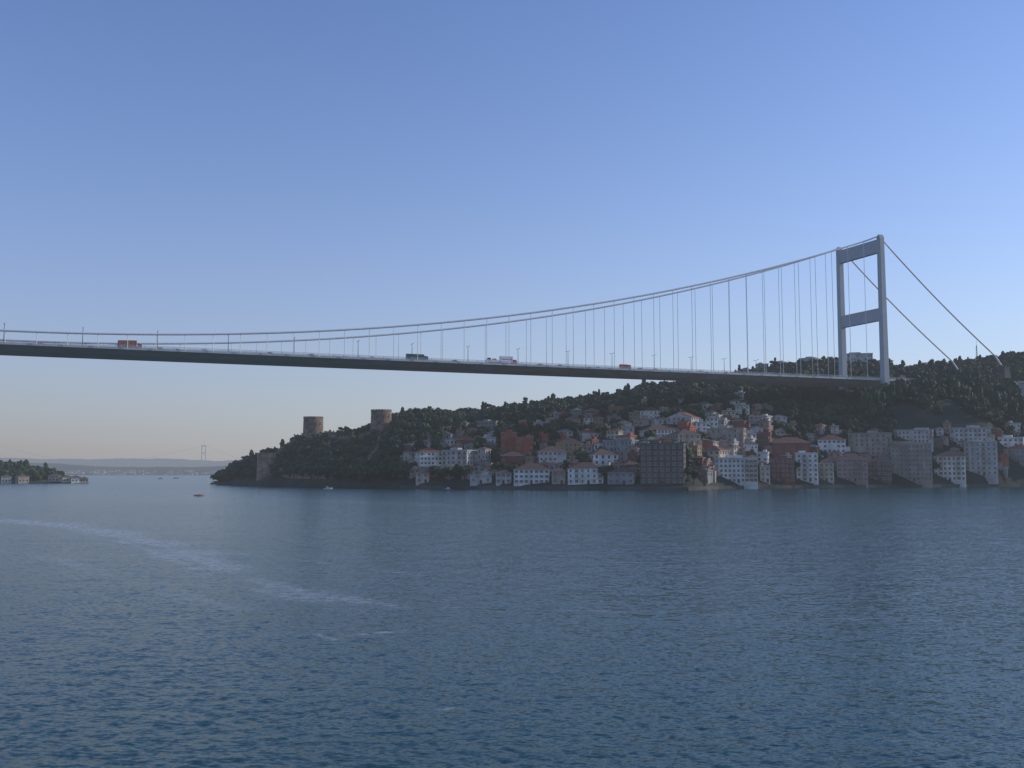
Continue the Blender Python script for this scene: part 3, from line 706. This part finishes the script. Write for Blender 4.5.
TR={s:[tree_meshes(s,sd_) for sd_ in (11,23,37)] for s in ('round','cypress','flat')}
NM={'round':("broadleaf_tree","rounded dark green broadleaf tree on the hillside"),'cypress':("cypress_tree","slim dark cypress tree standing among houses"),'flat':("umbrella_pine_tree","spreading dark umbrella pine on the ridge")}
def tree(x,y,z,shape,sc):
    nm,lb=NM[shape]; o=thing(nm,lb,"tree",loc=(x,y,z),rz=random.uniform(0,6.28),group=nm.replace('_',' ')+"s on the hillside"); o.scale=(sc,sc,sc*random.uniform(.9,1.1))
    tm,cm=random.choice(TR[shape]); part("trunk",tm,o); part("crown",cm,o)
k=0;tries=0
while k<190 and tries<6000:
    tries+=1
    if k<60:
        bb=random.uniform(225,1024); D0=float(shoreD(bb)); D=D0+float(np.interp(bb,rx,rD))*random.uniform(0.93,1.0); shp=random.choice(['round','flat','flat','cypress'])
    elif k<130:
        bb=random.uniform(230,1020); D=float(shoreD(bb))+random.uniform(4,14); shp='round'
    else:
        bb=random.uniform(405,1020); D0=float(shoreD(bb)); D=D0+float(np.interp(bb,rx,rD))*random.uniform(0.1,0.8); shp=random.choice(['round','round','cypress'])
    x=(bb-512)/1004*D; z=float(terrain(x,D))
    if z<1 or not clear(x,D) or headroom(x,D,z)<15: continue
    tree(x,D,z,shp,random.uniform(0.65,1.05)); k+=1
# ------------------------------------------------------------ low headland across the strait
def hz(X,Y):
    rho=np.hypot((X+655)/228,(Y-945)/110); z=np.where(rho<1,1.5+26*(1-rho**1.8)+(vnoise(X/20,Y/20)-.5)*4*(1-rho),-3-0*rho)
    sp2=np.hypot((X+440)/62,(Y-905)/20); return np.maximum(z,np.where(sp2<1,np.minimum(1.6,5*(1-sp2)),-3))
hx,hy=np.meshgrid(np.arange(-900,-370,4.0),np.arange(820,1075,4.0),indexing='ij')
structure("headland_terrain",grid_mesh("headland_terrain",hx,hy,hz(hx,hy),M['ground']),"low wooded headland on the opposite shore","hill")
p2=[];hh=[]
for (px,D,w_,h_,wl) in ((84,903,7,3.2,'cream'),(76,900,9,4,'white'),(66,899,9,4,'cream'),(54,900,9,5,'beige'),(22,888,9,5,'beige'),(6,884,8,5,'pale')):
    a,_=sight(px,482); x=a*D; z=max(float(hz(x,D)),1.0); hh.append((x,D))
    o=thing("house",f"small {wl} house on the low wooded headland","house",loc=(x,D,z),rz=random.uniform(.2,.8),group="houses on the headland")
    m_=MB(); m_.box((0,0,h_/2-1.5),(w_,8,h_+3),'w_'+wl)
    for q in range(3):
        for f in range(int(h_//3)): m_.box((-w_/2+(q+.5)*w_/3,-4.02,1.6+3*f),(1.3,.14,1.5),'glass')
    part("wall",m_.mesh("wall"),o); part("roof",roof_mesh(w_,8,h_,'hip','tile_dark'),o)
for xx in np.arange(-880,-380,6):
    for yy in np.arange(835,1040,6):
        x=xx+random.uniform(-3,3);y=yy+random.uniform(-3,3); z=float(hz(x,y))
        if z<1.7 or any(abs(x-h[0])<6 and -10<y-h[1]<6 for h in hh): continue
        p2.append((x,y,z-1,99))
wood("headland_wood",p2,"dense dark wood covering the low headland",(7,13),9)
# ------------------------------------------------------------ distant hills
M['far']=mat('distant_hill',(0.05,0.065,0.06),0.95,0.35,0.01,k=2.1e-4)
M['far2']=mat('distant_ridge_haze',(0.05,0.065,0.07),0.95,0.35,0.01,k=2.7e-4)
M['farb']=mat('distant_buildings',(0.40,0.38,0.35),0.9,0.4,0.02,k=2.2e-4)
def farhill(name,D,depth,pts_,label,mk):
    xs_=np.array([(p[0]-512)/1004*D for p in pts_]); zs=np.array([CAMH+(472-p[1])*D/1004 for p in pts_])
    X,Y=np.meshgrid(np.linspace(xs_[0],xs_[-1],260),np.linspace(D-depth,D+depth,28),indexing='ij')
    h=np.interp(X,xs_,zs); v=1-np.abs((Y-D)/depth); Zz=-4+(h+4)*np.clip(v*1.25,0,1)**0.7*(0.92+0.08*vnoise(X/(D*.012),Y/(D*.03))+0.06*vnoise(X/(D*.003),Y/(D*.01)))
    structure(name,grid_mesh(name,X,Y,Zz,M[mk]),label,"hill")
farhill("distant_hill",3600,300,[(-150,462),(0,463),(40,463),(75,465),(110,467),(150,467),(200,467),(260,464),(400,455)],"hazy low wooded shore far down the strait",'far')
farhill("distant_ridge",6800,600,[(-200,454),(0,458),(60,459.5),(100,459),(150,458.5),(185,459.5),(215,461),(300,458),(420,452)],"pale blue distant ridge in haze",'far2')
fb=MB()
for i in range(200):
    px=random.uniform(30,225); D=random.uniform(3300,3420); a,_=sight(px,474); s=random.uniform(5,11)
    if random.random()<0.6 and not(70<px<135): continue
    x=a*D; zz=max(0,(D-3310)/110*12)
    fb.box((x,D-12,zz+s*0.2+1),(s*1.5,s*0.8,s*0.5),'farb')
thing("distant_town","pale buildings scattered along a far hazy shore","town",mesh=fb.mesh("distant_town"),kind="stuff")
db=thing("distant_suspension_bridge","faint grey suspension bridge far away in haze","bridge",loc=(0,0,0))
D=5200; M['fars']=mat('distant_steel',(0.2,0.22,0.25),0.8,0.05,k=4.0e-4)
tx=(203-512)/1004*D; tzt=CAMH+(472-445)*D/1004
t=MB()
for q in (-8,8): t.tube([(tx+q,D+q,0),(tx+q*.9,D+q*.9,tzt)],2.2,'fars',8)
for zf in (0.45,0.72,0.97): t.box((tx,D,tzt*zf),(15,5,5),'fars')
part("tower",t.mesh("tower"),db)
c=MB(); x1=tx-1074
for q in (-14,14): c.tube([(tx+(x1-tx)*i/24,D+q,66+(tzt-66)*(2*i/24-1)**2) for i in range(25)],0.22,'fars',5); c.tube([(tx,D+q,tzt),(tx+230,D+q,60)],0.22,'fars',5)
part("main_cable",c.mesh("main_cable"),db)
t=MB(); t.box(((tx+240+x1)/2,D,62),(abs(x1-tx)+240,30,1.6),'fars'); part("deck",t.mesh("deck"),db)
t=MB()
for q in (-8,8): t.tube([(x1+q,D,0),(x1+q*.9,D,tzt)],2.2,'fars',8)
part("tower",t.mesh("tower"),db)
# ------------------------------------------------------------ boats
def boat(px,py,L_,hullk,label,rz,cab=True,mast=False):
    x,y=onwater(px,py)
    o=thing("motor_boat",label,"boat",loc=(x,y,0),rz=rz,group="boats on the strait")
    m_=MB(); st=[-.5,-.3,0,.25,.42,.5]; wd=[.14,.16,.17,.14,.06,.005]; rows=[]
    for s,w_ in zip(st,wd):
        zt=L_*(0.10+0.07*max(0,s)*2); rows.append([(s*L_,-w_*L_,zt),(s*L_*.96,-w_*L_*.6,-0.3),(s*L_*.96,w_*L_*.6,-0.3),(s*L_,w_*L_,zt)])
    for a,b_ in zip(rows[:-1],rows[1:]):
        for j in range(3): m_.face([a[j],b_[j],b_[j+1],a[j+1]],hullk)
        m_.face([a[0],a[3],b_[3],b_[0]],'hull')
    m_.face(rows[0],hullk); part("hull",m_.mesh("hull"),o)
    if cab:
        c=MB(); c.box((-0.05*L_,0,L_*0.155),(L_*0.42,L_*0.2,L_*0.11),'hull',0.85); c.box((-0.1*L_,0,L_*0.24),(L_*0.2,L_*0.16,L_*0.08),'hull',0.8); part("cabin",c.mesh("cabin"),o)
        g=MB(); g.box((-0.05*L_,0,L_*0.165),(L_*0.395,L_*0.205,L_*0.035),'glass',0.96); part("window",g.mesh("window"),o)
    if mast:
        c=MB(); c.tube([(0,0,L_*.1),(0,0,L_*.7)],L_*0.008,'hull',5); part("mast",c.mesh("mast"),o)
    return o
boat(199,496,4.2,'orange',"small rust-red boat with white cabin on open water",0.4)
boat(161,479,9,'hull',"white motor cruiser far down the strait",0.2)
boat(176,478.5,9,'c_blue',"dark-hulled boat far down the strait",0.5)
for px,y,c in ((328,489.0,'hull'),(447,490.3,'c_blue'),(880,486.4,'hull'),(1003,484.8,'c_blue')):
    boat(px,y,random.uniform(5,7),c,"small boat moored beside the shore",random.uniform(-.3,.3)+ (0 if random.random()<.5 else 3.14),True,False)
a,_=sight(977,360); D=930.0; x=a*D; z=float(terrain(x,D)); 
o=thing("radio_mast","thin lattice radio mast on the wooded ridge","mast",loc=(x,D,z)); m_=MB()
for q in range(3):
    an=q*2.094; m_.tube([(math.cos(an)*1.4,math.sin(an)*1.4,-2),(math.cos(an)*.35,math.sin(an)*.35,22)],0.16,'dark',4)
for j in range(12):
    r0=1.4-j*.087; zz=j*1.9
    for q in range(3):
        an=q*2.094;a2=(q+1)*2.094; m_.tube([(math.cos(an)*r0,math.sin(an)*r0,zz),(math.cos(a2)*r0,math.sin(a2)*r0,zz+1.6)],0.08,'dark',4)
part("lattice",m_.mesh("lattice"),o); m_=MB(); m_.tube([(0,0,22),(0,0,27)],0.12,'dark',4); part("antenna",m_.mesh("antenna"),o)
